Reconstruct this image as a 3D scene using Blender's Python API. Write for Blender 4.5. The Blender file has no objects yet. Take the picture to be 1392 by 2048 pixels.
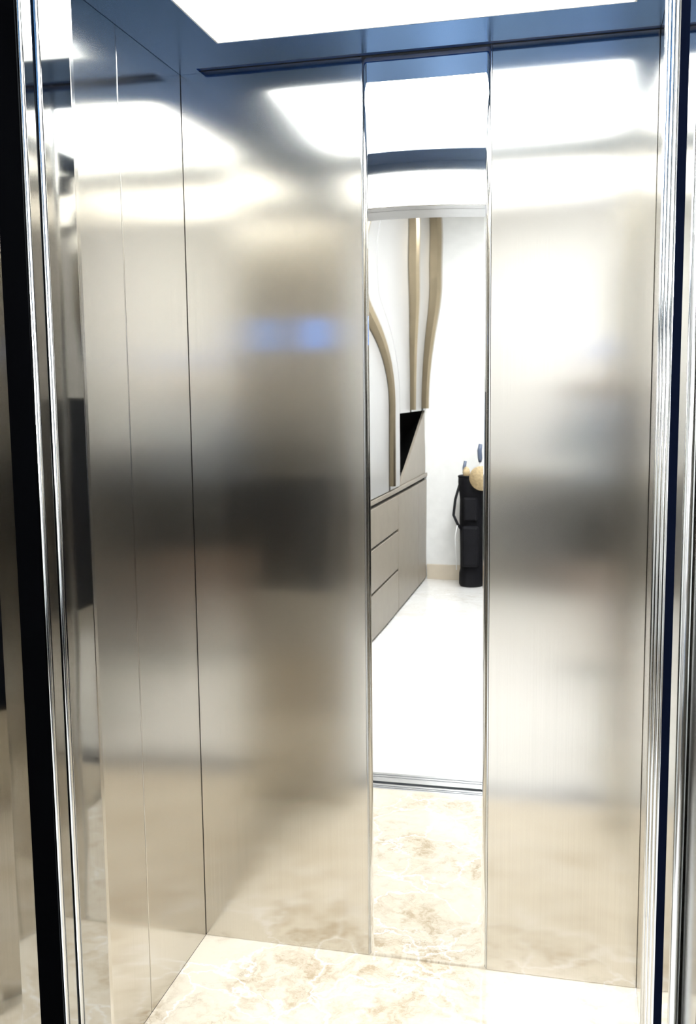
import bpy, bmesh, math, random
from mathutils import Vector, Matrix
random.seed(4)
S = bpy.context.scene
COL = S.collection

# ------------------------------------------------------------------ dimensions (metres)
W, H = 1.118, 2.223            # lift car width and height
XM0, XM1 = 0.4515, 0.7534      # mirror between the two back panels
YS = 0.344                     # seam on the side walls
OL, OR = 0.200, 1.066          # door opening
YF = 0.900                     # inside face of the front returns (at y = -YF)
ZH = 2.080                     # underside of the door head
XR_H = 1.93
EYE = (0.9709, -2.3385, 1.45)

# ------------------------------------------------------------------ node helpers
def new_mat(name):
    m = bpy.data.materials.new(name); m.use_nodes = True
    nt = m.node_tree; b = nt.nodes['Principled BSDF']
    return m, nt, b
def N(nt, kind, **kw):
    n = nt.nodes.new(kind)
    for k, v in kw.items():
        if k.startswith('i_'): n.inputs[k[2:].replace('_', ' ')].default_value = v
        else: setattr(n, k, v)
    return n
def L(nt, a, b): nt.links.new(a, b)
def coords(nt, scale=(1, 1, 1)):
    tc = N(nt, 'ShaderNodeTexCoord'); mp = N(nt, 'ShaderNodeMapping')
    mp.inputs['Scale'].default_value = scale
    L(nt, tc.outputs['Object'], mp.inputs['Vector'])
    return mp.outputs['Vector']
def ramp(nt, src, stops, interp='LINEAR'):
    r = N(nt, 'ShaderNodeValToRGB'); r.color_ramp.interpolation = interp
    els = r.color_ramp.elements
    while len(els) < len(stops): els.new(0.5)
    for e, (p, c) in zip(els, stops):
        e.position = p; e.color = c if len(c) == 4 else (*c, 1)
    L(nt, src, r.inputs['Fac']); return r.outputs['Color']
def mix(nt, fac, a, b, mode='MIX'):
    m = N(nt, 'ShaderNodeMix', data_type='RGBA', blend_type=mode)
    for sock, v in ((m.inputs[0], fac), (m.inputs[6], a), (m.inputs[7], b)):
        if isinstance(v, (int, float)): sock.default_value = v
        elif isinstance(v, tuple): sock.default_value = (*v, 1) if len(v) == 3 else v
        else: L(nt, v, sock)
    return m.outputs[2]
def g(v): return (v, v, v)

def plain(name, col, rough=0.5, metal=0.0, spec=0.5, coat=0.0, var=0.04, scale=12.0):
    m, nt, b = new_mat(name)
    n = N(nt, 'ShaderNodeTexNoise'); n.inputs['Scale'].default_value = scale
    L(nt, coords(nt), n.inputs['Vector'])
    lo = tuple(max(0, c * (1 - var)) for c in col); hi = tuple(min(1, c * (1 + var)) for c in col)
    L(nt, ramp(nt, n.outputs['Fac'], [(0.3, lo), (0.7, hi)]), b.inputs['Base Color'])
    b.inputs['Roughness'].default_value = rough; b.inputs['Metallic'].default_value = metal
    b.inputs['Specular IOR Level'].default_value = spec; b.inputs['Coat Weight'].default_value = coat
    return m

def brushed(name, col, rough, aniso, wav=0.0, streak=0.03, bump=0.0):
    """vertically grained stainless steel"""
    m, nt, b = new_mat(name)
    v = coords(nt, (420, 420, 2.2))
    n = N(nt, 'ShaderNodeTexNoise'); n.inputs['Scale'].default_value = 1.0; n.inputs['Detail'].default_value = 3
    L(nt, v, n.inputs['Vector'])
    lo = tuple(c * (1 - streak) for c in col); hi = tuple(min(1, c * (1 + streak)) for c in col)
    L(nt, ramp(nt, n.outputs['Fac'], [(0.3, lo), (0.7, hi)]), b.inputs['Base Color'])
    b.inputs['Metallic'].default_value = 1.0
    b.inputs['Roughness'].default_value = rough
    b.inputs['Anisotropic'].default_value = aniso
    t = N(nt, 'ShaderNodeTangent', direction_type='RADIAL', axis='Z')
    L(nt, t.outputs['Tangent'], b.inputs['Tangent'])
    if wav or bump:
        w = N(nt, 'ShaderNodeTexNoise'); w.inputs['Scale'].default_value = 1.0; w.inputs['Detail'].default_value = 1
        L(nt, coords(nt, (2.2, 2.2, 3.2)), w.inputs['Vector'])
        bp = N(nt, 'ShaderNodeBump'); bp.inputs['Strength'].default_value = 1.0; bp.inputs['Distance'].default_value = wav
        L(nt, w.outputs['Fac'], bp.inputs['Height'])
        out = bp.outputs['Normal']
        if bump:
            b2 = N(nt, 'ShaderNodeBump'); b2.inputs['Strength'].default_value = 1.0; b2.inputs['Distance'].default_value = bump
            L(nt, n.outputs['Fac'], b2.inputs['Height']); L(nt, out, b2.inputs['Normal']); out = b2.outputs['Normal']
        L(nt, out, b.inputs['Normal'])
    return m

def emis(name, col, strength):
    m, nt, b = new_mat(name)
    b.inputs['Base Color'].default_value = (*col, 1)
    b.inputs['Emission Color'].default_value = (*col, 1)
    b.inputs['Emission Strength'].default_value = strength
    b.inputs['Roughness'].default_value = 0.6
    return m

def marble(name, cream, brown, white, scale=1.0, rough=0.07):
    m, nt, b = new_mat(name)
    v = coords(nt, (scale,) * 3)
    d = N(nt, 'ShaderNodeTexNoise'); d.inputs['Scale'].default_value = 3.2; d.inputs['Detail'].default_value = 6; d.inputs['Roughness'].default_value = 0.6
    L(nt, v, d.inputs['Vector'])
    off = N(nt, 'ShaderNodeVectorMath', operation='MULTIPLY_ADD')
    off.inputs[1].default_value = (0.42, 0.42, 0.42)
    L(nt, d.outputs['Color'], off.inputs[0]); L(nt, v, off.inputs[2])
    wv = off.outputs[0]
    # large cream to beige clouds
    a = N(nt, 'ShaderNodeTexNoise'); a.inputs['Scale'].default_value = 4.2; a.inputs['Detail'].default_value = 8; a.inputs['Roughness'].default_value = 0.62
    L(nt, wv, a.inputs['Vector'])
    cloud = ramp(nt, a.outputs['Fac'], [(0.36, g(0)), (0.48, g(0.35)), (0.62, g(0.9)), (0.75, g(1))])
    # broken brown fragments
    f = N(nt, 'ShaderNodeTexNoise'); f.inputs['Scale'].default_value = 22; f.inputs['Detail'].default_value = 7; f.inputs['Roughness'].default_value = 0.65
    L(nt, wv, f.inputs['Vector'])
    frag = ramp(nt, f.outputs['Fac'], [(0.40, g(0.15)), (0.52, g(0.55)), (0.62, g(1))])
    mask = mix(nt, 1.0, cloud, frag, 'MULTIPLY')
    c1 = mix(nt, mask, cream, brown)
    # pale veins
    vo = N(nt, 'ShaderNodeTexVoronoi', feature='DISTANCE_TO_EDGE'); vo.inputs['Scale'].default_value = 5.5
    L(nt, wv, vo.inputs['Vector'])
    vein = ramp(nt, vo.outputs['Distance'], [(0.0, g(1)), (0.012, g(0.6)), (0.034, g(0))])
    vein = mix(nt, 1.0, vein, ramp(nt, d.outputs['Fac'], [(0.38, g(0)), (0.54, g(1))]), 'MULTIPLY')
    c2 = mix(nt, vein, c1, white)
    # thin dark hairlines
    v3 = N(nt, 'ShaderNodeTexVoronoi', feature='DISTANCE_TO_EDGE'); v3.inputs['Scale'].default_value = 9.0
    L(nt, wv, v3.inputs['Vector'])
    hair = ramp(nt, v3.outputs['Distance'], [(0.0, g(0.55)), (0.012, g(0))])
    hm = mix(nt, 1.0, hair, cloud, 'MULTIPLY')
    c3 = mix(nt, hm, c2, tuple(x * 0.6 for x in brown))
    L(nt, c3, b.inputs['Base Color'])
    b.inputs['Roughness'].default_value = rough; b.inputs['Specular IOR Level'].default_value = 0.32
    return m

M = {}
STEEL = (0.64, 0.613, 0.567)
M['steel'] = brushed('brushed_steel', STEEL, 0.15, 0.78, wav=0.0012)
M['polish'] = brushed('polished_steel', (0.44, 0.43, 0.41), 0.045, 0.0, wav=0.0012)
M['mirror'] = brushed('mirror_steel', (0.86, 0.86, 0.85), 0.012, 0.0, wav=0.0004, streak=0.0)
M['chrome'] = plain('bright_chrome', (0.66, 0.67, 0.68), 0.14, 1.0)
M['film'] = brushed('blue_filmed_steel', (0.19, 0.43, 0.95), 0.22, 0.0, streak=0.12)
M['blackgap'] = plain('black_rubber', (0.0015, 0.0016, 0.002), 0.9, 0.0, 0.0)
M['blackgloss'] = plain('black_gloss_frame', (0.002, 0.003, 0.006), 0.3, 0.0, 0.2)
M['gapshade'] = plain('gap_shade_blue', (0.02, 0.05, 0.16), 0.35)
M['seal'] = plain('blue_black_seal', (0.003, 0.005, 0.014), 0.9, 0.0, 0.0)
M['shadesteel'] = brushed('shaded_steel', (0.13, 0.12, 0.10), 0.12, 0.0, wav=0.001)  # polished surround with its dark reflection put into the base colour
M['shaft'] = plain('dark_steel', (0.02, 0.022, 0.025), 0.6)
M['diffuser'] = emis('light_diffuser', (0.90, 0.96, 1.0), 8.5)
M['rim'] = plain('white_acrylic', (0.62, 0.62, 0.59), 0.35)
M['marble'] = marble('cream_marble', (0.82, 0.74, 0.61), (0.49, 0.38, 0.25), (0.92, 0.88, 0.82), 1.0)
M['halltile'] = marble('white_marble_tile', (0.86, 0.855, 0.83), (0.74, 0.70, 0.64), (0.92, 0.92, 0.9), 0.45, 0.12)
M['wall'] = plain('white_wall_paint', (0.86, 0.86, 0.84), 0.8)
M['ceil'] = plain('white_ceiling_paint', (0.88, 0.88, 0.87), 0.85)
M['skirt'] = plain('beige_skirting', (0.66, 0.58, 0.46), 0.4)
M['alu'] = plain('brushed_aluminium', (0.75, 0.76, 0.78), 0.28, 1.0)
M['cab'] = plain('greige_cabinet', (0.27, 0.235, 0.19), 0.4, var=0.05)
M['cabw'] = plain('pale_gloss_cabinet', (0.33, 0.325, 0.315), 0.3, coat=0.05, var=0.02)
M['gold'] = plain('aged_gold', (0.30, 0.245, 0.165), 0.28, 1.0)
M['black'] = plain('black_recess', (0.005, 0.005, 0.005), 0.6, 0.0, 0.15)
M['bag'] = plain('black_nylon', (0.005, 0.005, 0.007), 0.7, 0.0, 0.2, var=0.3, scale=30)
M['straw'] = plain('tan_straw', (0.55, 0.42, 0.24), 0.7, var=0.2, scale=60)
M['club'] = plain('blue_grey_headcover', (0.10, 0.13, 0.20), 0.35)
M['white'] = plain('white_plastic', (0.8, 0.8, 0.78), 0.4)
M['skin'] = plain('skin', (0.62, 0.42, 0.31), 0.5)
M['shirt'] = plain('grey_blue_jersey', (0.20, 0.25, 0.33), 0.85); M['blackcloth'] = plain('black_cotton', (0.004, 0.004, 0.005), 0.9, 0.0, 0.1)
M['capblue'] = plain('blue_cap_cloth', (0.05, 0.14, 0.50), 0.8)
M['lip'] = plain('lips', (0.45, 0.18, 0.15), 0.4)
M['screen'] = plain('phone_screen', (0.02, 0.02, 0.025), 0.1)
M['bluescreen'] = emis('blue_display', (0.08, 0.28, 0.90), 1.5)
M['downlight'] = emis('hall_lamp', (0.94, 0.97, 1.0), 33.0)

# ------------------------------------------------------------------ mesh helpers
def box(bm, x0, x1, y0, y1, z0, z1, mi=0):
    vs = [bm.verts.new((x, y, z)) for x in (x0, x1) for y in (y0, y1) for z in (z0, z1)]
    fs = [(0, 1, 3, 2), (4, 6, 7, 5), (0, 4, 5, 1), (2, 3, 7, 6), (0, 2, 6, 4), (1, 5, 7, 3)]
    out = []
    for f in fs:
        fc = bm.faces.new([vs[i] for i in f]); fc.material_index = mi; out.append(fc)
    return out
def prism(bm, pts, axis, a, b, mi=0):
    """extrude a 2D outline along an axis (0=x,1=y,2=z) from a to b"""
    def mk(p, t):
        if axis == 0: return (t, p[0], p[1])
        if axis == 1: return (p[0], t, p[1])
        return (p[0], p[1], t)
    A = [bm.verts.new(mk(p, a)) for p in pts]; B = [bm.verts.new(mk(p, b)) for p in pts]
    n = len(pts); fs = [bm.faces.new(A), bm.faces.new(B[::-1])]
    for i in range(n): fs.append(bm.faces.new((A[i], B[i], B[(i + 1) % n], A[(i + 1) % n])))
    for f in fs: f.material_index = mi
def tube(bm, pts, radii, seg=12, sx=1.0):
    rings = []
    P = [Vector(p) for p in pts]
    for i, p in enumerate(P):
        d = (P[min(i + 1, len(P) - 1)] - P[max(i - 1, 0)]).normalized()
        ref = Vector((0, 1, 0)) if abs(d.z) > 0.7 else Vector((0, 0, 1))
        u = d.cross(ref).normalized(); w = d.cross(u)
        r = radii[i] if isinstance(radii, (list, tuple)) else radii
        rings.append([bm.verts.new(p + r * (math.cos(2 * math.pi * k / seg) * u * sx + math.sin(2 * math.pi * k / seg) * w)) for k in range(seg)])
    for a, b in zip(rings, rings[1:]):
        for k in range(seg): bm.faces.new((a[k], a[(k + 1) % seg], b[(k + 1) % seg], b[k]))
    bm.faces.new(rings[0][::-1]); bm.faces.new(rings[-1])
def lathe(bm, prof, c=(0, 0, 0), seg=28, mat=None):
    mat = mat or Matrix.Identity(4); rings = []
    for r, z in prof:
        rings.append([bm.verts.new(mat @ Vector((r * math.cos(2 * math.pi * k / seg), r * math.sin(2 * math.pi * k / seg), z)) + Vector(c)) for k in range(seg)])
    for a, b in zip(rings, rings[1:]):
        for k in range(seg): bm.faces.new((a[k], a[(k + 1) % seg], b[(k + 1) % seg], b[k]))
    bm.faces.new(rings[0][::-1]); bm.faces.new(rings[-1])
def obj(name, bm, mats, parent=None, bevel=0.0, smooth=False):
    bmesh.ops.recalc_face_normals(bm, faces=bm.faces)
    me = bpy.data.meshes.new(name); bm.to_mesh(me); bm.free()
    o = bpy.data.objects.new(name, me); COL.objects.link(o)
    for m in (mats if isinstance(mats, (list, tuple)) else [mats]): me.materials.append(m)
    if smooth:
        for p in me.polygons: p.use_smooth = True
    if bevel:
        b = o.modifiers.new('bevel', 'BEVEL'); b.width = bevel; b.segments = 2; b.limit_method = 'ANGLE'; b.harden_normals = False
    if parent:
        o.parent = parent; o.matrix_parent_inverse = parent.matrix_world.inverted()
    return o
def bx(name, x0, x1, y0, y1, z0, z1, mat, parent=None, bevel=0.0):
    bm = bmesh.new(); box(bm, x0, x1, y0, y1, z0, z1); return obj(name, bm, mat, parent, bevel)
def thing(name, label, cat, loc, group=None):
    o = bpy.data.objects.new(name, None); COL.objects.link(o); o.location = loc
    o.empty_display_size = 0.1
    o.matrix_world = Matrix.Translation(loc)
    tag(o, label, cat, group); return o
def tag(o, label, cat, group=None):
    o['label'] = label; o['category'] = cat
    if group: o['group'] = group
    return o
def struct(o): o['kind'] = 'structure'; return o

# ================================================================== THE LIFT CAR
Z0 = 0.0
struct(bx('floor', 0, W, -1.07, 0.012, -0.03, 0.0, M['marble']))
T = 0.02
# backing walls of the shaft side
struct(bx('wall_back', -0.06, W + 0.06, 0.016, 0.06, -0.03, H + 0.16, M['shaft']))
struct(bx('wall_left', -0.06, -0.016, -0.96, 0.0155, -0.03, H + 0.16, M['shaft']))
struct(bx('wall_right', W + 0.016, W + 0.06, -0.96, 0.0155, -0.03, H + 0.16, M['shaft']))

G = 0.0013
ZT = H + 0.004
def panel(x0, x1, y0, y1, label, group, mat='steel'):
    p = bx('wall_panel', x0, x1, y0, y1, 0.0005, ZT, M[mat], bevel=0.0014)
    return tag(p, label, 'wall panel', group)
panel(0.0003, XM0 - G, 0, 0.015, 'brushed steel back wall panel left of the narrow mirror', 'lift car wall panels')
panel(XM1 + G, W - 0.0003, 0, 0.015, 'brushed steel back wall panel right of the narrow mirror', 'lift car wall panels')
panel(-0.015, 0.0, -YS + G, -0.0003, 'brushed steel left wall panel in the rear corner of the lift', 'lift car wall panels')
panel(-0.015, 0.0, -YF, -YS - G, 'brushed steel left wall panel next to the door opening', 'lift car wall panels')
panel(W, W + 0.015, -YS + G, -0.0003, 'brushed steel right wall panel in the rear corner of the lift', 'lift car wall panels')
panel(W, W + 0.015, -YF, -YS - G, 'brushed steel right wall panel next to the door opening', 'lift car wall panels')

# unseen black panel added on the right wall to darken the steel reflections
def added_dark_panel(xw, side, y0, y1, z0, z1, label):
    t = thing('added_dark_panel', label, 'added dark panel', (xw, (y0 + y1) / 2, (z0 + z1) / 2), 'added dark panels')
    def slab(name, ya, yb, za, zb, t0, t1, mat, bev=0.0008):
        xa, xb = sorted((xw + side * t0, xw + side * t1))
        return bx(name, xa, xb, ya, yb, za, zb, mat, t, bev)
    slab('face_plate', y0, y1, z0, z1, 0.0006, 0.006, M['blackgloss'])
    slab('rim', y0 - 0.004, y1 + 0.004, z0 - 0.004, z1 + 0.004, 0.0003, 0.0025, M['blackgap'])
added_dark_panel(W, -1, -0.885, -0.50, 0.72, 1.44, 'black glass panel added on the right wall beside the doorway to darken reflections')
t = thing('control_panel', 'lift control panel on the left doorway return, black plate with a small blue display', 'lift control panel', (0.095, -YF, 1.05))
bx('face_plate', 0.016, 0.150, -YF + 0.0004, -YF + 0.005, 0.77, 1.17, M['blackgloss'], t, 0.001)
bx('display', 0.062, 0.112, -YF + 0.0004, -YF + 0.004, 1.60, 1.70, M['bluescreen'], t, 0.0008)

# mirror panel, very slightly dished in its upper half as rolled sheet is
def smooth(a, b, t):
    t = max(0, min(1, (t - a) / (b - a))); return t * t * (3 - 2 * t)
def dish(x, z):
    gz = smooth(1.42, 1.70, z) * (1 - 0.55 * smooth(1.78, 2.1, z))
    return -(0.062 if x > 0.565 else 0.108) * gz * (x - 0.565) ** 2
bm = bmesh.new(); nx, nz = 24, 160
gx = [XM0 + G + (XM1 - XM0 - 2 * G) * i / nx for i in range(nx + 1)]; gz_ = [0.0005 + (ZT - 0.0005) * j / nz for j in range(nz + 1)]
fr = [[bm.verts.new((x, 0.0006 + dish(x, z), z)) for z in gz_] for x in gx]
bk = [[bm.verts.new((x, 0.012, z)) for z in gz_] for x in gx]
for i in range(nx):
    for j in range(nz):
        bm.faces.new((fr[i][j], fr[i + 1][j], fr[i + 1][j + 1], fr[i][j + 1]))
        bm.faces.new((bk[i][j], bk[i][j + 1], bk[i + 1][j + 1], bk[i + 1][j]))
for j in range(nz):
    bm.faces.new((fr[0][j], fr[0][j + 1], bk[0][j + 1], bk[0][j])); bm.faces.new((fr[nx][j], bk[nx][j], bk[nx][j + 1], fr[nx][j + 1]))
for i in range(nx):
    bm.faces.new((fr[i][0], bk[i][0], bk[i + 1][0], fr[i + 1][0])); bm.faces.new((fr[i][nz], fr[i + 1][nz], bk[i + 1][nz], bk[i][nz]))
mt = thing('mirror_panel', 'tall narrow mirror panel in the middle of the back wall', 'mirror', (0.6025, 0, 0))
obj('mirror_face', bm, M['mirror'], mt, smooth=True)
for x in (XM0, XM1):
    bm = bmesh.new(); prism(bm, [(x - 0.001, 0.003), (x - 0.001, -0.0006), (x + 0.001, -0.0006), (x + 0.001, 0.003)], 2, 0.001, ZT)
    obj('edge_strip', bm, M['chrome'], mt)

# front returns: brushed inner face, polished reveal
def return_panel(x0, x1, xr, label, side):
    t = thing('return_panel', label, 'lift front panel', ((x0 + x1) / 2, -0.93, 0), 'front return panels')
    bx('inner_face', x0, x1, -YF - 0.012, -YF, 0.0005, ZT, M['steel'], t, 0.0015)
    if side < 0: bx('reveal', xr - 0.012, xr, -0.9975, -YF - 0.0122, 0.0005, ZT, M['polish'], t, 0.001)
    else: bx('reveal', xr, xr + 0.012, -0.930, -YF - 0.0122, 0.0005, ZT, M['polish'], t, 0.001)
return_panel(0.0, OL, OL, 'polished steel return panel on the left side of the lift doorway', -1)
return_panel(OR, W, OR, 'narrow steel return panel on the right side of the lift doorway', 1)
# header over the door, inside
t = thing('door_header', 'steel header panel above the lift doorway, inside the car', 'door header', (0.6, -0.93, ZH))
bx('inner_face', OL + 0.001, OR - 0.001, -1.062, -1.05, ZH, ZT, M['steel'], t, 0.0015)
bx('soffit', OL + 0.001, OR - 0.001, -1.125, -1.0625, ZH + 0.001, ZH + 0.02, M['alu'], t)

# car door (slid open, seen edge-on) and the landing side
def strip(name, xa, xb, y0, y1, mat, parent, z1=ZH, bevel=0.001):
    return bx(name, min(xa, xb), max(xa, xb), y0, y1, 0.0005, z1, mat, parent, bevel)
def bead(name, x, y, r, mat, parent, z1=ZH):
    bm = bmesh.new(); tube(bm, [(x, y, 0.001), (x, y, z1)], r, 14); return obj(name, bm, mat, parent, smooth=True)

d = thing('sliding_door', 'open steel lift car door slid away left, only its bright edges showing', 'lift door', (0.19, -1.02, 0), 'sliding doors')
bead('edge_bead', OL - 0.004, -1.004, 0.0052, M['chrome'], d)
strip('rubber_seal', OL - 0.008, OL - 0.016, -1.016, -1.011, M['blackgap'], d)
strip('door_leaf', -0.0, OL - 0.001, -1.042, -1.0165, M['polish'], d)
bead('edge_bead', OL - 0.003, -1.050, 0.0046, M['chrome'], d)
d2 = thing('sliding_door', 'dark landing door slid away left, its black edge facing the doorway', 'lift door', (0.19, -1.09, 0), 'sliding doors')
strip('rubber_seal', OL - 0.002, OL - 0.03, -1.122, -1.058, M['blackgap'], d2)
strip('door_leaf', -0.12, OL - 0.031, -1.118, -1.062, M['polish'], d2)

# right side of the doorway: ribbed bright strike jamb, black seal
j = thing('strike_jamb', 'ribbed bright metal strike jamb on the right side of the doorway', 'door jamb', (OR, -1.0, 0))
strip('jamb_plate', OR + 0.004, OR + 0.016, -1.144, -0.934, M['alu'], j)
for y in (-0.955, -1.010, -1.070, -1.132): bead('rib', OR + 0.003, y, 0.0050, M['chrome'], j)
strip('rubber_seal', OR + 0.001, OR + 0.016, -1.265, -1.146, M['seal'], j)

# landing frame (structure): polished jambs, bead, dark splay, lintel
bm = bmesh.new(); prism(bm, [(OL - 0.001, -1.123), (OL - 0.006, -1.160), (0.152, -1.285), (0.135, -1.285), (0.150, -1.123)], 2, 0.0005, ZH)
struct(obj('trim_1', bm, M['polish']))
struct(strip('trim_2', OR, OR + 0.03, -1.365, -1.267, M['polish'], None, ZH))
struct(bead('trim_3', OR + 0.002, -1.371, 0.0055, M['chrome'], None))
struct(bx('trim_5', OL - 0.03, OR + 0.03, -1.285, -1.127, ZH + 0.0005, ZH + 0.03, M['alu']))
struct(bx('wall_front', -0.9, 0.134, -1.285, -1.13, -0.02, 2.8, M['wall']))
struct(bx('wall_front', OR + 0.031, XR_H, -1.285, -1.17, -0.02, 2.8, M['wall']))
struct(bx('wall_front', OL - 0.0305, OR + 0.0305, -1.285, -1.13, ZH + 0.031, 2.8, M['wall']))
# polished surround of the landing opening
for xa, xb in ((OR + 0.008, OR + 0.09),):
    struct(bx('trim_6', xa, xb, -1.50, -1.378, 0.0005, ZH + 0.09, M['shadesteel'], bevel=0.003))

# sills
def sill(name, y0, y1, grooves, label):
    bm = bmesh.new(); pts = [(y0, -0.02), (y0, 0.0)]
    for a in grooves: pts += [(a - 0.003, 0.0), (a - 0.003, -0.009), (a + 0.003, -0.009), (a + 0.003, 0.0)]
    pts += [(y1, 0.0), (y1, -0.02)]
    prism(bm, pts, 0, OL - 0.03, OR + 0.03)
    return tag(obj(name, bm, M['alu']), label, 'door sill', 'door sills')
sill('door_sill', -1.116, -1.0705, [-1.098, -1.084], 'grooved aluminium sill at the edge of the cream marble lift floor')
sill('door_sill', -1.220, -1.138, [-1.200, -1.180], 'grooved aluminium sill at the edge of the white hall floor')
struct(bx('trim_8', OL - 0.03, OR + 0.03, -1.137, -1.117, -0.06, -0.03, M['black']))

# ------------------------------------------------------------------ car ceiling and lamp
LX0, LX1, LY0, LY1 = 0.164, 1.060, -0.895, -0.178
bm = bmesh.new()
CY1 = -0.034                    # dark shadow gap along the back wall
for (a, b_, c_, d_) in ((0.001, LX0, -1.048, CY1), (LX1, W - 0.001, -1.048, CY1), (LX0, LX1, -1.048, LY0), (LX0, LX1, LY1, CY1)):
    box(bm, a, b_, c_, d_, H, H + 0.012)
box(bm, 0.001, 0.055, CY1, -0.001, H, H + 0.012)
struct(obj('ceiling', bm, M['film']))
struct(bx('gap_shade', 0.0555, W - 0.001, CY1 + 0.0005, -0.0005, H + 0.006, H + 0.012, M['gapshade']))  # dark strip standing in for the shade inside the ceiling gap
struct(bx('ceiling', -0.06, W + 0.06, -1.12, 0.06, H + 0.165, H + 0.2, M['shaft']))
lt = thing('ceiling_light', 'large white backlit ceiling panel recessed in the lift ceiling', 'ceiling light', ((LX0 + LX1) / 2, (LY0 + LY1) / 2, H))
bm = bmesh.new(); r_ = 0.004
for (a, b_, c_, d_) in ((LX0, LX0 + r_, LY0, LY1), (LX1 - r_, LX1, LY0, LY1), (LX0 + r_, LX1 - r_, LY0, LY0 + r_), (LX0 + r_, LX1 - r_, LY1 - r_, LY1)):
    box(bm, a, b_, c_, d_, H + 0.0005, H + 0.045)
obj('frame', bm, M['rim'], lt)
bx('diffuser', LX0 + r_, LX1 - r_, LY0 + r_, LY1 - r_, H + 0.030, H + 0.036, M['diffuser'], lt)

# ================================================================== THE HALL BEHIND THE CAMERA
YE = -5.2; XL = -0.80; XR = 1.85; HC = 2.8
struct(bx('floor', XL, XR, YE, -1.2205, -0.03, 0.0, M['halltile']))
struct(bx('floor', XL, OL - 0.0305, -1.2204, -1.286, -0.03, 0.0, M['halltile']))
struct(bx('ceiling', XL, XR, YE, -1.285, HC, HC + 0.05, M['ceil']))
struct(bx('wall_end', XL, XR, YE - 0.08, YE, -0.03, HC, M['wall']))
struct(bx('wall_side', XL - 0.08, XL, YE, -1.285, -0.03, HC, M['wall']))
struct(bx('wall_far', XR, XR + 0.08, YE, -1.285, -0.03, HC, M['wall']))
struct(bx('baseboard_end', -0.205, XR, YE, YE + 0.014, 0.0, 0.115, M['skirt'], bevel=0.002))
def lamp(x, y, sx, sy, label):
    t = thing('ceiling_light', label, 'ceiling light', (x, y, HC), 'hall ceiling lights')
    bx('frame', x - sx - 0.02, x + sx + 0.02, y - sy - 0.02, y + sy + 0.02, HC - 0.012, HC - 0.0005, M['rim'], t, 0.002)
    bx('diffuser', x - sx, x + sx, y - sy, y + sy, HC - 0.016, HC - 0.0125, M['downlight'], t)
lamp(0.75, -4.1, 0.3, 0.3, 'square white hall ceiling light near the end wall')
lamp(0.55, -3.1, 0.3, 0.3, 'square white hall ceiling light in the middle of the hall')
lamp(0.75, -2.0, 0.3, 0.3, 'square white hall ceiling light near the lift')

# ---- cabinets along the left wall of the hall (front face x = XC)
XC = -0.21
def front(name, y0, y1, z0, z1, mat, parent, dx=0.0):      # a door or drawer front; y0<y1 in depth from the lift
    return bx(name, XC - 0.02 + dx, XC + dx, -y1, -y0, z0, z1, M[mat], parent, 0.002)
runs = [(2.14, 3.058, 'greige three-drawer base cabinet nearest the lift'), (3.062, 3.975, 'greige three-drawer base cabinet with black finger grooves in the middle of the run')]
for y0, y1, lab in runs:
    t = thing('base_cabinet', lab, 'cabinet', (XC - 0.3, -(y0 + y1) / 2, 0), 'base cabinets along the hall')
    bx('carcass', XL + 0.002, XC - 0.0205, -y1 + 0.001, -y0 - 0.001, 0.0005, 0.79, M['black'], t)
    for z0, z1 in ((0.02, 0.274), (0.292, 0.541), (0.559, 0.782)): front('drawer', y0 + 0.002, y1 - 0.002, z0, z1, 'cab', t)
t = thing('base_cabinet', 'greige two-door base cabinet at the end wall', 'cabinet', (XC - 0.3, -4.58, 0), 'base cabinets along the hall')
bx('carcass', XL + 0.002, XC - 0.0205, -5.195, -3.977, 0.0005, 0.79, M['black'], t)
front('door', 3.98, 4.80, 0.02, 0.782, 'cab', t); front('door', 4.806, 5.19, 0.02, 0.782, 'cab', t)
w = bx('worktop', XL + 0.002, XC + 0.004, -5.195, -2.14, 0.806, 0.832, M['cab'], bevel=0.002)
tag(w, 'long thin greige worktop along the hall base cabinets', 'worktop')
bm = bmesh.new(); box(bm, XL + 0.002, XC - 0.03, -5.195, -2.14, 0.7905, 0.8055)
obj('shadow_gap', bm, M['black'], w)
# tall wardrobe section standing on the worktop
t = thing('wall_cabinet', 'pale tall cabinet on the worktop with one gold handle', 'cabinet', (XC - 0.3, -3.1, 0.833), 'upper cabinets along the hall')
bx('carcass', XL + 0.002, XC - 0.0205, -4.04, -2.14, 0.8325, 2.79, M['cab'], t)
front('door', 2.142, 3.66, 0.84, 2.785, 'cabw', t); front('door', 3.72, 4.04, 0.84, 2.785, 'cabw', t)
def bar(y, z0, z1, parent, wdt=0.03, dep=0.038):
    bm = bmesh.new(); prism(bm, [(XC + 0.0005, -y - wdt / 2), (XC + dep * 0.7, -y - wdt / 2), (XC + dep, -y - wdt / 4), (XC + dep, -y + wdt / 4), (XC + dep * 0.7, -y + wdt / 2), (XC + 0.0005, -y + wdt / 2)], 2, z0, z1)
    return obj('handle', bm, M['gold'], parent, smooth=False)
bar(3.69, 0.87, 2.72, t)
t = thing('wall_cabinet', 'pale upper cabinet above the dark niche with two long gold handles', 'cabinet', (XC - 0.3, -4.6, 1.31), 'upper cabinets along the hall')
bx('carcass', XL + 0.002, XC - 0.0205, -5.195, -4.045, 1.315, 2.79, M['cab'], t)
front('door', 4.05, 4.44, 1.315, 2.785, 'cabw', t); front('door', 4.50, 4.96, 1.315, 2.785, 'cabw', t); front('door', 5.05, 5.19, 1.315, 2.785, 'cabw', t)
bar(4.47, 1.33, 2.76, t, 0.05, 0.04); bar(5.005, 1.33, 2.76, t, 0.08, 0.05)
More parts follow.
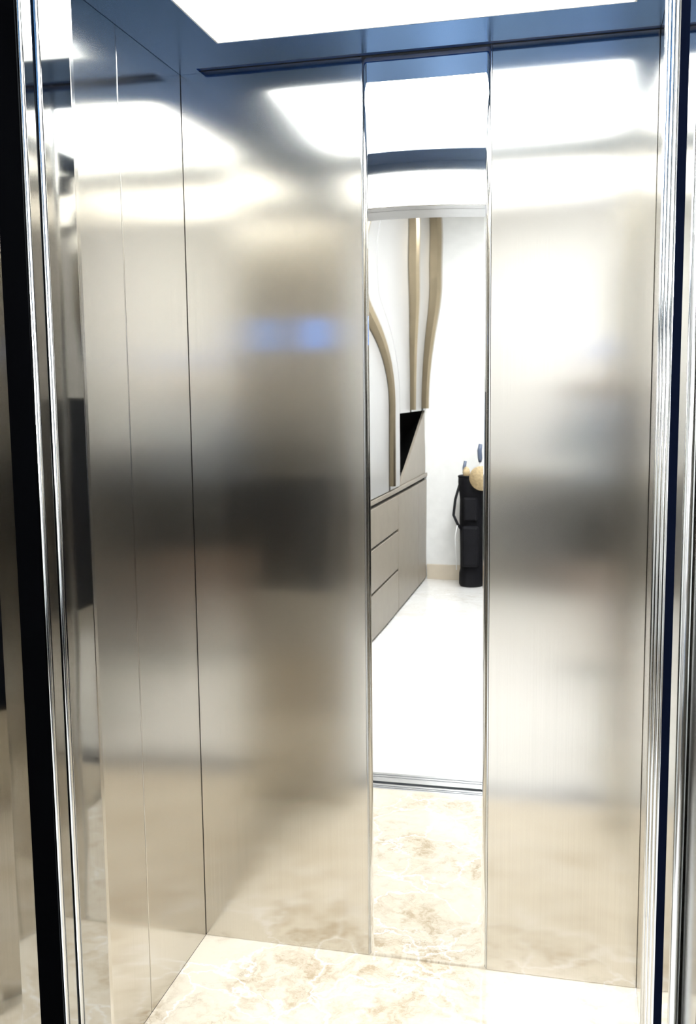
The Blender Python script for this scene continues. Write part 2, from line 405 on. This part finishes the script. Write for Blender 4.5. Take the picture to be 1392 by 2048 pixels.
# niche lining between worktop and upper cabinet
t = thing('niche_lining', 'black lined open niche with a slanted greige panel between worktop and upper cabinet', 'niche', (XC - 0.3, -4.6, 0.833))
bx('back_panel', XL + 0.003, XL + 0.02, -5.19, -4.045, 0.8335, 1.3135, M['black'], t)
bx('side_panel', XL + 0.021, XC - 0.0205, -4.052, -4.045, 0.8335, 1.3135, M['black'], t)
bx('side_panel', XL + 0.021, XC - 0.031, -5.195, -5.189, 0.8335, 1.3135, M['black'], t)
bx('top_panel', XL + 0.021, XC - 0.031, -5.188, -4.053, 1.3115, 1.3140, M['black'], t)
bm = bmesh.new(); prism(bm, [(-4.09, 0.8335), (-5.188, 0.8335), (-5.188, 1.311)], 0, XC - 0.03, XC - 0.012)
obj('slanted_panel', bm, M['cab'], t, bevel=0.0015)
bm = bmesh.new(); tube(bm, [(XC - 0.024, -4.02 - 0.045, 0.834), (XC - 0.024, -4.065, 0.86), (XC - 0.022, -4.065, 0.90), (XC - 0.020, -4.067, 0.925)], [0.014, 0.0135, 0.012, 0.006], 14)
tag(obj('ornament', bm, M['white'], smooth=True), 'small white ornament on the worktop at the near corner of the niche', 'ornament')

# ---- unseen black sideboard, added to deepen the dark band reflected in the steel
t = thing('sideboard', 'long black sideboard added unseen along the right hall wall to darken reflections', 'sideboard', (1.64, -3.2, 0))
bx('plinth', 1.48, 1.845, -4.70, -1.42, 0.0005, 0.06, M['black'], t)
bx('body', 1.445, 1.845, -4.72, -1.40, 0.0605, 1.09, M['blackgloss'], t, 0.003)
bx('top', 1.425, 1.847, -4.74, -1.38, 1.0905, 1.12, M['blackgloss'], t, 0.003)
for k in range(6):
    y = -4.715 + k * 0.552; dr = bx('door', 1.425, 1.4445, y, y + 0.546, 0.07, 1.08, M['blackgloss'], t, 0.002)
    bx('handle', 1.413, 1.4245, y + 0.51, y + 0.525, 0.5, 0.75, M['alu'], dr, 0.001)

# ---- golf bag at the end wall
def golf_bag(bgx, bgy, label):
    t = thing('golf_bag', label, 'golf bag', (bgx, bgy, 0), 'golf bags along the end wall')
    bm = bmesh.new(); lathe(bm, [(0.085, 0.001), (0.094, 0.02), (0.094, 0.10), (0.086, 0.13), (0.088, 0.3), (0.092, 0.5), (0.088, 0.66), (0.096, 0.73), (0.102, 0.78), (0.100, 0.83), (0.090, 0.832), (0.080, 0.80), (0.078, 0.12)], (bgx, bgy, 0))
    obj('body', bm, M['bag'], t, smooth=True)
    bx('pocket', bgx - 0.062, bgx + 0.062, bgy + 0.075, bgy + 0.135, 0.16, 0.46, M['bag'], t, 0.02)
    bx('pocket', bgx - 0.05, bgx + 0.05, bgy + 0.078, bgy + 0.115, 0.50, 0.68, M['bag'], t, 0.015)
    bm = bmesh.new(); tube(bm, [(bgx - 0.085, bgy + 0.03, 0.77), (bgx - 0.115, bgy + 0.06, 0.66), (bgx - 0.128, bgy + 0.07, 0.54), (bgx - 0.10, bgy + 0.06, 0.47), (bgx - 0.07, bgy + 0.05, 0.42)], 0.010, 8)
    obj('strap', bm, M['bag'], t, smooth=True)
    bm = bmesh.new(); lathe(bm, [(0.1005, 0.815), (0.105, 0.823), (0.1005, 0.830)], (bgx, bgy, 0)); obj('collar', bm, M['bag'], t, smooth=True)
    return t
t = golf_bag(0.168, -4.98, 'black golf bag with a tan straw hat on it, first from the cabinets')
bgx, bgy = 0.168, -4.98
bm = bmesh.new(); tube(bm, [(bgx - 0.10, bgy + 0.07, 0.46), (bgx - 0.118, bgy + 0.08, 0.36), (bgx - 0.105, bgy + 0.07, 0.13)], 0.004, 8)
o = obj('cord', bm, M['white'], t, smooth=True); o['label'] = 'thin white cord'
for k, (x_, lab_) in enumerate(((0.49, 'black golf bag second from the cabinets along the end wall'), (0.765, 'black golf bag in the middle of the row at the end wall'), (1.03, 'black golf bag second from the sideboard along the end wall'), (1.28, 'black golf bag at the end wall, closest to the sideboard'))):
    golf_bag(x_, -4.98 + 0.02 * (k % 2), lab_)
for lab, x, y, zt, m, r in (('golf club with a slim blue head cover, left in the bag', bgx - 0.05, bgy + 0.03, 0.94, 'club', 0.013), ('golf club with a tall blue head cover, right in the bag', bgx + 0.058, bgy + 0.01, 1.07, 'club', 0.017)):
    c = thing('golf_club', lab, 'golf club', (x, y, 0.2), 'golf clubs in the bag')
    bm = bmesh.new(); tube(bm, [(x, y, 0.10), (x, y, zt - 0.10)], 0.005, 8); obj('shaft', bm, M['alu'], c, smooth=True)
    bm = bmesh.new(); tube(bm, [(x, y, zt - 0.14), (x, y, zt - 0.11), (x - 0.004, y, zt - 0.05), (x + 0.004, y, zt)], [r * .6, r, r, r * .8], 12); obj('head_cover', bm, M[m], c, smooth=True)
bm = bmesh.new(); R_ = Matrix.Rotation(math.radians(80), 4, 'X') @ Matrix.Rotation(math.radians(8), 4, 'Y')
lathe(bm, [(0.090, 0.0), (0.092, 0.006), (0.05, 0.012), (0.045, 0.045), (0.03, 0.055)], (bgx + 0.085, bgy + 0.155, 0.82), mat=R_)
h_ = tag(obj('sun_hat', bm, M['straw'], smooth=True), 'round tan straw hat hung on the top of the golf bag', 'hat')
bm = bmesh.new(); lathe(bm, [(0.052, 0.010), (0.054, 0.014), (0.048, 0.026)], (bgx + 0.085, bgy + 0.155, 0.82), mat=R_)
obj('hat_band', bm, M['white'], h_, smooth=True)
bm = bmesh.new(); lathe(bm, [(0.004, 0.82), (0.022, 0.83), (0.028, 0.86), (0.018, 0.89), (0.004, 0.90)], (bgx - 0.035, bgy + 0.06, 0))
tag(obj('head_cover', bm, M['straw'], smooth=True), 'small tan knitted club cover at the top left of the golf bag', 'club cover')


# ================================================================== the photographer, seen only as a blur in the steel
def skinned(name, nodes, edges, mat, parent, sub=2, root=0):
    me = bpy.data.meshes.new(name); keys = list(nodes); idx = {k: i for i, k in enumerate(keys)}
    me.from_pydata([nodes[k][0] for k in keys], [(idx[a], idx[b]) for a, b in edges], []); me.update()
    o = bpy.data.objects.new(name, me); COL.objects.link(o); me.materials.append(mat)
    m = o.modifiers.new('skin', 'SKIN'); m.use_smooth_shade = True; m.branch_smoothing = 0.6
    lay = me.skin_vertices[0] if me.skin_vertices else None
    if lay is None:
        bm = bmesh.new(); bm.from_mesh(me); bm.verts.layers.skin.verify(); bm.to_mesh(me); bm.free(); lay = me.skin_vertices[0]
    for i, k in enumerate(keys):
        r = nodes[k][1]; lay.data[i].radius = r if isinstance(r, tuple) else (r, r); lay.data[i].use_root = (i == root)
    s_ = o.modifiers.new('sub', 'SUBSURF'); s_.levels = sub; s_.render_levels = sub
    if parent: o.parent = parent
    return o
PX, PY, PA = 1.11, -2.725, math.radians(19.5)
P = thing('person', 'person in grey-blue top, black shorts and blue cap taking the photograph outside the lift', 'person', (0, 0, 0))
nd = {'pel': ((0, 0, 0.92), (0.14, 0.10)), 'wst': ((0, 0, 1.06), (0.125, 0.09)), 'chs': ((0, 0.005, 1.25), (0.15, 0.105)), 'upp': ((0, -0.005, 1.36), (0.12, 0.08)),
      'nk': ((0, 0.0, 1.43), (0.052, 0.052)), 'jaw': ((0, 0.025, 1.50), (0.058, 0.066)), 'hd': ((0, 0.012, 1.575), (0.070, 0.085)), 'top': ((0, 0.0, 1.64), (0.055, 0.066)),
      'nose': ((0, 0.108, 1.548), (0.010, 0.012))}
ed = [('pel', 'wst'), ('wst', 'chs'), ('chs', 'upp'), ('upp', 'nk'), ('nk', 'jaw'), ('jaw', 'hd'), ('hd', 'top'), ('hd', 'nose')]
arms = {}
for s_, n in ((-1, 'l'), (1, 'r')):
    arms[n] = [((s_ * 0.165, -0.005, 1.355), 0.055), ((s_ * 0.225, 0.09, 1.13), 0.041), ((s_ * 0.125, 0.30, 1.33), 0.030), ((s_ * 0.098, 0.345, 1.385), (0.026, 0.020)), ((s_ * 0.088, 0.372, 1.42), (0.034, 0.017))]
    for i, q in enumerate(arms[n]): nd[f'{n}a{i}'] = q
    ed += [('upp', f'{n}a0')] + [(f'{n}a{i}', f'{n}a{i+1}') for i in range(4)]
    for k in range(4):                                        # fingers wrap the phone edge
        z = 1.485 - 0.021 * k; ln = (0.9, 1.0, 0.97, 0.8)[k]
        c_ = [((s_ * 0.098, 0.392, z - 0.004), 0.009), ((s_ * 0.094, 0.392 + 0.028 * ln, z), 0.0085), ((s_ * 0.074, 0.392 + 0.036 * ln, z + 0.002), 0.0075)]
        for i, q in enumerate(c_): nd[f'{n}f{k}{i}'] = q
        ed += [(f'{n}a4', f'{n}f{k}0'), (f'{n}f{k}0', f'{n}f{k}1'), (f'{n}f{k}1', f'{n}f{k}2')]
    c_ = [((s_ * 0.080, 0.375, 1.445), 0.011), ((s_ * 0.066, 0.378, 1.47), 0.0095), ((s_ * 0.056, 0.384, 1.49), 0.008)]
    for i, q in enumerate(c_): nd[f'{n}t{i}'] = q
    ed += [(f'{n}a4', f'{n}t0'), (f'{n}t0', f'{n}t1'), (f'{n}t1', f'{n}t2')]
    leg = [((s_ * 0.085, 0, 0.86), 0.085), ((s_ * 0.095, 0.015, 0.50), 0.055), ((s_ * 0.10, -0.01, 0.28), 0.048), ((s_ * 0.10, -0.02, 0.09), 0.033), ((s_ * 0.11, 0.09, 0.035), (0.036, 0.022))]
    for i, q in enumerate(leg): nd[f'{n}l{i}'] = q
    ed += [('pel', f'{n}l0')] + [(f'{n}l{i}', f'{n}l{i+1}') for i in range(4)]
    nd[f'{n}e'] = ((s_ * 0.078, 0.0, 1.548), (0.008, 0.018)); ed.append(('hd', f'{n}e'))
body = skinned('body', nd, ed, M['skin'], P)
def grow(d, r):
    return (d[0], tuple(v + r for v in (d[1] if isinstance(d[1], tuple) else (d[1], d[1]))))
tn = {k: grow(nd[k], 0.014) for k in ('pel', 'wst', 'chs', 'upp', 'la0', 'la1', 'la2', 'ra0', 'ra1', 'ra2')}
tn['pel'] = ((0, 0, 0.93), (0.170, 0.130)); tn['wst'] = ((0, 0, 1.08), (0.150, 0.115)); tn['upp'] = ((0, -0.005, 1.375), (0.15, 0.105)); tn['nkc'] = ((0, 0, 1.445), (0.07, 0.07))
for n, s_ in (('l', -1), ('r', 1)): tn[n + 'a0'] = ((s_ * 0.165, -0.005, 1.355), 0.078)
skinned('long_sleeved_top', tn, [('pel', 'wst'), ('wst', 'chs'), ('chs', 'upp'), ('upp', 'nkc'), ('upp', 'la0'), ('la0', 'la1'), ('la1', 'la2'), ('upp', 'ra0'), ('ra0', 'ra1'), ('ra1', 'ra2')], M['shirt'], P)
sh = {'pel': ((0, 0, 1.12), (0.150, 0.112)), 'hip': ((0, 0, 0.92), (0.185, 0.135))}
for n, s_ in (('l', -1), ('r', 1)):
    sh[n + '0'] = ((s_ * 0.095, 0, 0.80), 0.118); sh[n + '1'] = ((s_ * 0.100, 0.010, 0.56), 0.100)
skinned('shorts', sh, [('pel', 'hip'), ('hip', 'l0'), ('l0', 'l1'), ('hip', 'r0'), ('r0', 'r1')], M['blackcloth'], P)
for s_ in (-1, 1):
    skinned('shoe', {'a': ((s_ * 0.10, -0.04, 0.045), (0.042, 0.040)), 'b': ((s_ * 0.105, 0.04, 0.045), (0.045, 0.036)), 'c': ((s_ * 0.112, 0.15, 0.035), (0.043, 0.026))}, [('a', 'b'), ('b', 'c')], M['bag'], P)
    bm = bmesh.new(); bmesh.ops.create_uvsphere(bm, u_segments=16, v_segments=10, radius=0.0105, matrix=Matrix.Translation((s_ * 0.031, 0.080, 1.562)))
    ey = obj('eye', bm, M['white'], P, smooth=True)
    bm = bmesh.new(); bmesh.ops.create_uvsphere(bm, u_segments=12, v_segments=8, radius=0.0055, matrix=Matrix.Translation((s_ * 0.031, 0.0862, 1.562)))
    obj('iris', bm, M['bag'], ey, smooth=True)
bm = bmesh.new(); bmesh.ops.create_uvsphere(bm, u_segments=16, v_segments=8, radius=1, matrix=Matrix.Translation((0, 0.094, 1.512)) @ Matrix.Diagonal((0.024, 0.009, 0.007, 1)))
obj('mouth', bm, M['lip'], P, smooth=True)
skinned('hair', {'a': ((0, -0.035, 1.60), (0.083, 0.078)), 'b': ((0, -0.055, 1.52), (0.075, 0.052)), 'c': ((0, -0.065, 1.42), (0.055, 0.035))}, [('a', 'b'), ('b', 'c')], M['bag'], P)
bm = bmesh.new(); lathe(bm, [(0.093, 0.0), (0.097, 0.012), (0.092, 0.045), (0.066, 0.082), (0.02, 0.098)], (0, -0.004, 1.598))
for v in bm.verts: v.co.y *= 1.12
cap = obj('cap', bm, M['capblue'], P, smooth=True)
bm = bmesh.new(); prism(bm, [(-0.07, 0.085), (-0.05, 0.14), (0, 0.165), (0.05, 0.14), (0.07, 0.085)], 2, 1.600, 1.606)
obj('cap_brim', bm, M['capblue'], P, bevel=0.002)
P.location = (PX, PY, 0); P.rotation_euler = (0, 0, PA)
ph = thing('phone', 'dark phone held up in both hands by the photographer', 'phone', (0, 0, 0))
bx('case', -0.078, 0.078, 0.394, 0.402, 1.41, 1.487, M['blackgloss'], ph, 0.003)
bx('screen', -0.074, 0.074, 0.3925, 0.3938, 1.413, 1.484, M['screen'], ph)
ph.location = (PX, PY, 0); ph.rotation_euler = (0, 0, PA)

# ================================================================== camera, world, colour
def camera():
    yaw, pitch, roll, f = -0.2362, -0.1203, -0.0114, 1964.04
    cy, sy, cp, sp = math.cos(yaw), math.sin(yaw), math.cos(pitch), math.sin(pitch)
    F = Vector((sy * cp, cy * cp, sp)); r = Vector((cy, -sy, 0)); u = r.cross(F)
    r2 = math.cos(roll) * r + math.sin(roll) * u; u2 = -math.sin(roll) * r + math.cos(roll) * u
    cd = bpy.data.cameras.new('camera'); cam = bpy.data.objects.new('camera', cd); COL.objects.link(cam)
    m = Matrix((r2, u2, -F)).transposed().to_4x4(); m.translation = EYE; cam.matrix_world = m
    cd.sensor_fit = 'HORIZONTAL'; cd.sensor_width = 36.0; cd.lens = f / 1392 * 36.0; cd.clip_start = 0.02
    S.camera = cam
camera()
wd = bpy.data.worlds.new('world'); S.world = wd; wd.use_nodes = True
wd.node_tree.nodes['Background'].inputs['Color'].default_value = (0.5, 0.55, 0.6, 1)
wd.node_tree.nodes['Background'].inputs['Strength'].default_value = 0.15
S.view_settings.view_transform = 'Standard'; S.view_settings.look = 'None'; S.view_settings.gamma = 1
S.view_settings.use_curve_mapping = False; S.view_settings.exposure = 0.27
c = S.cycles
c.max_bounces = 14; c.glossy_bounces = 14; c.diffuse_bounces = 5; c.sample_clamp_indirect = 8; c.caustics_reflective = True
c.blur_glossy = 0.5; c.use_denoising = True
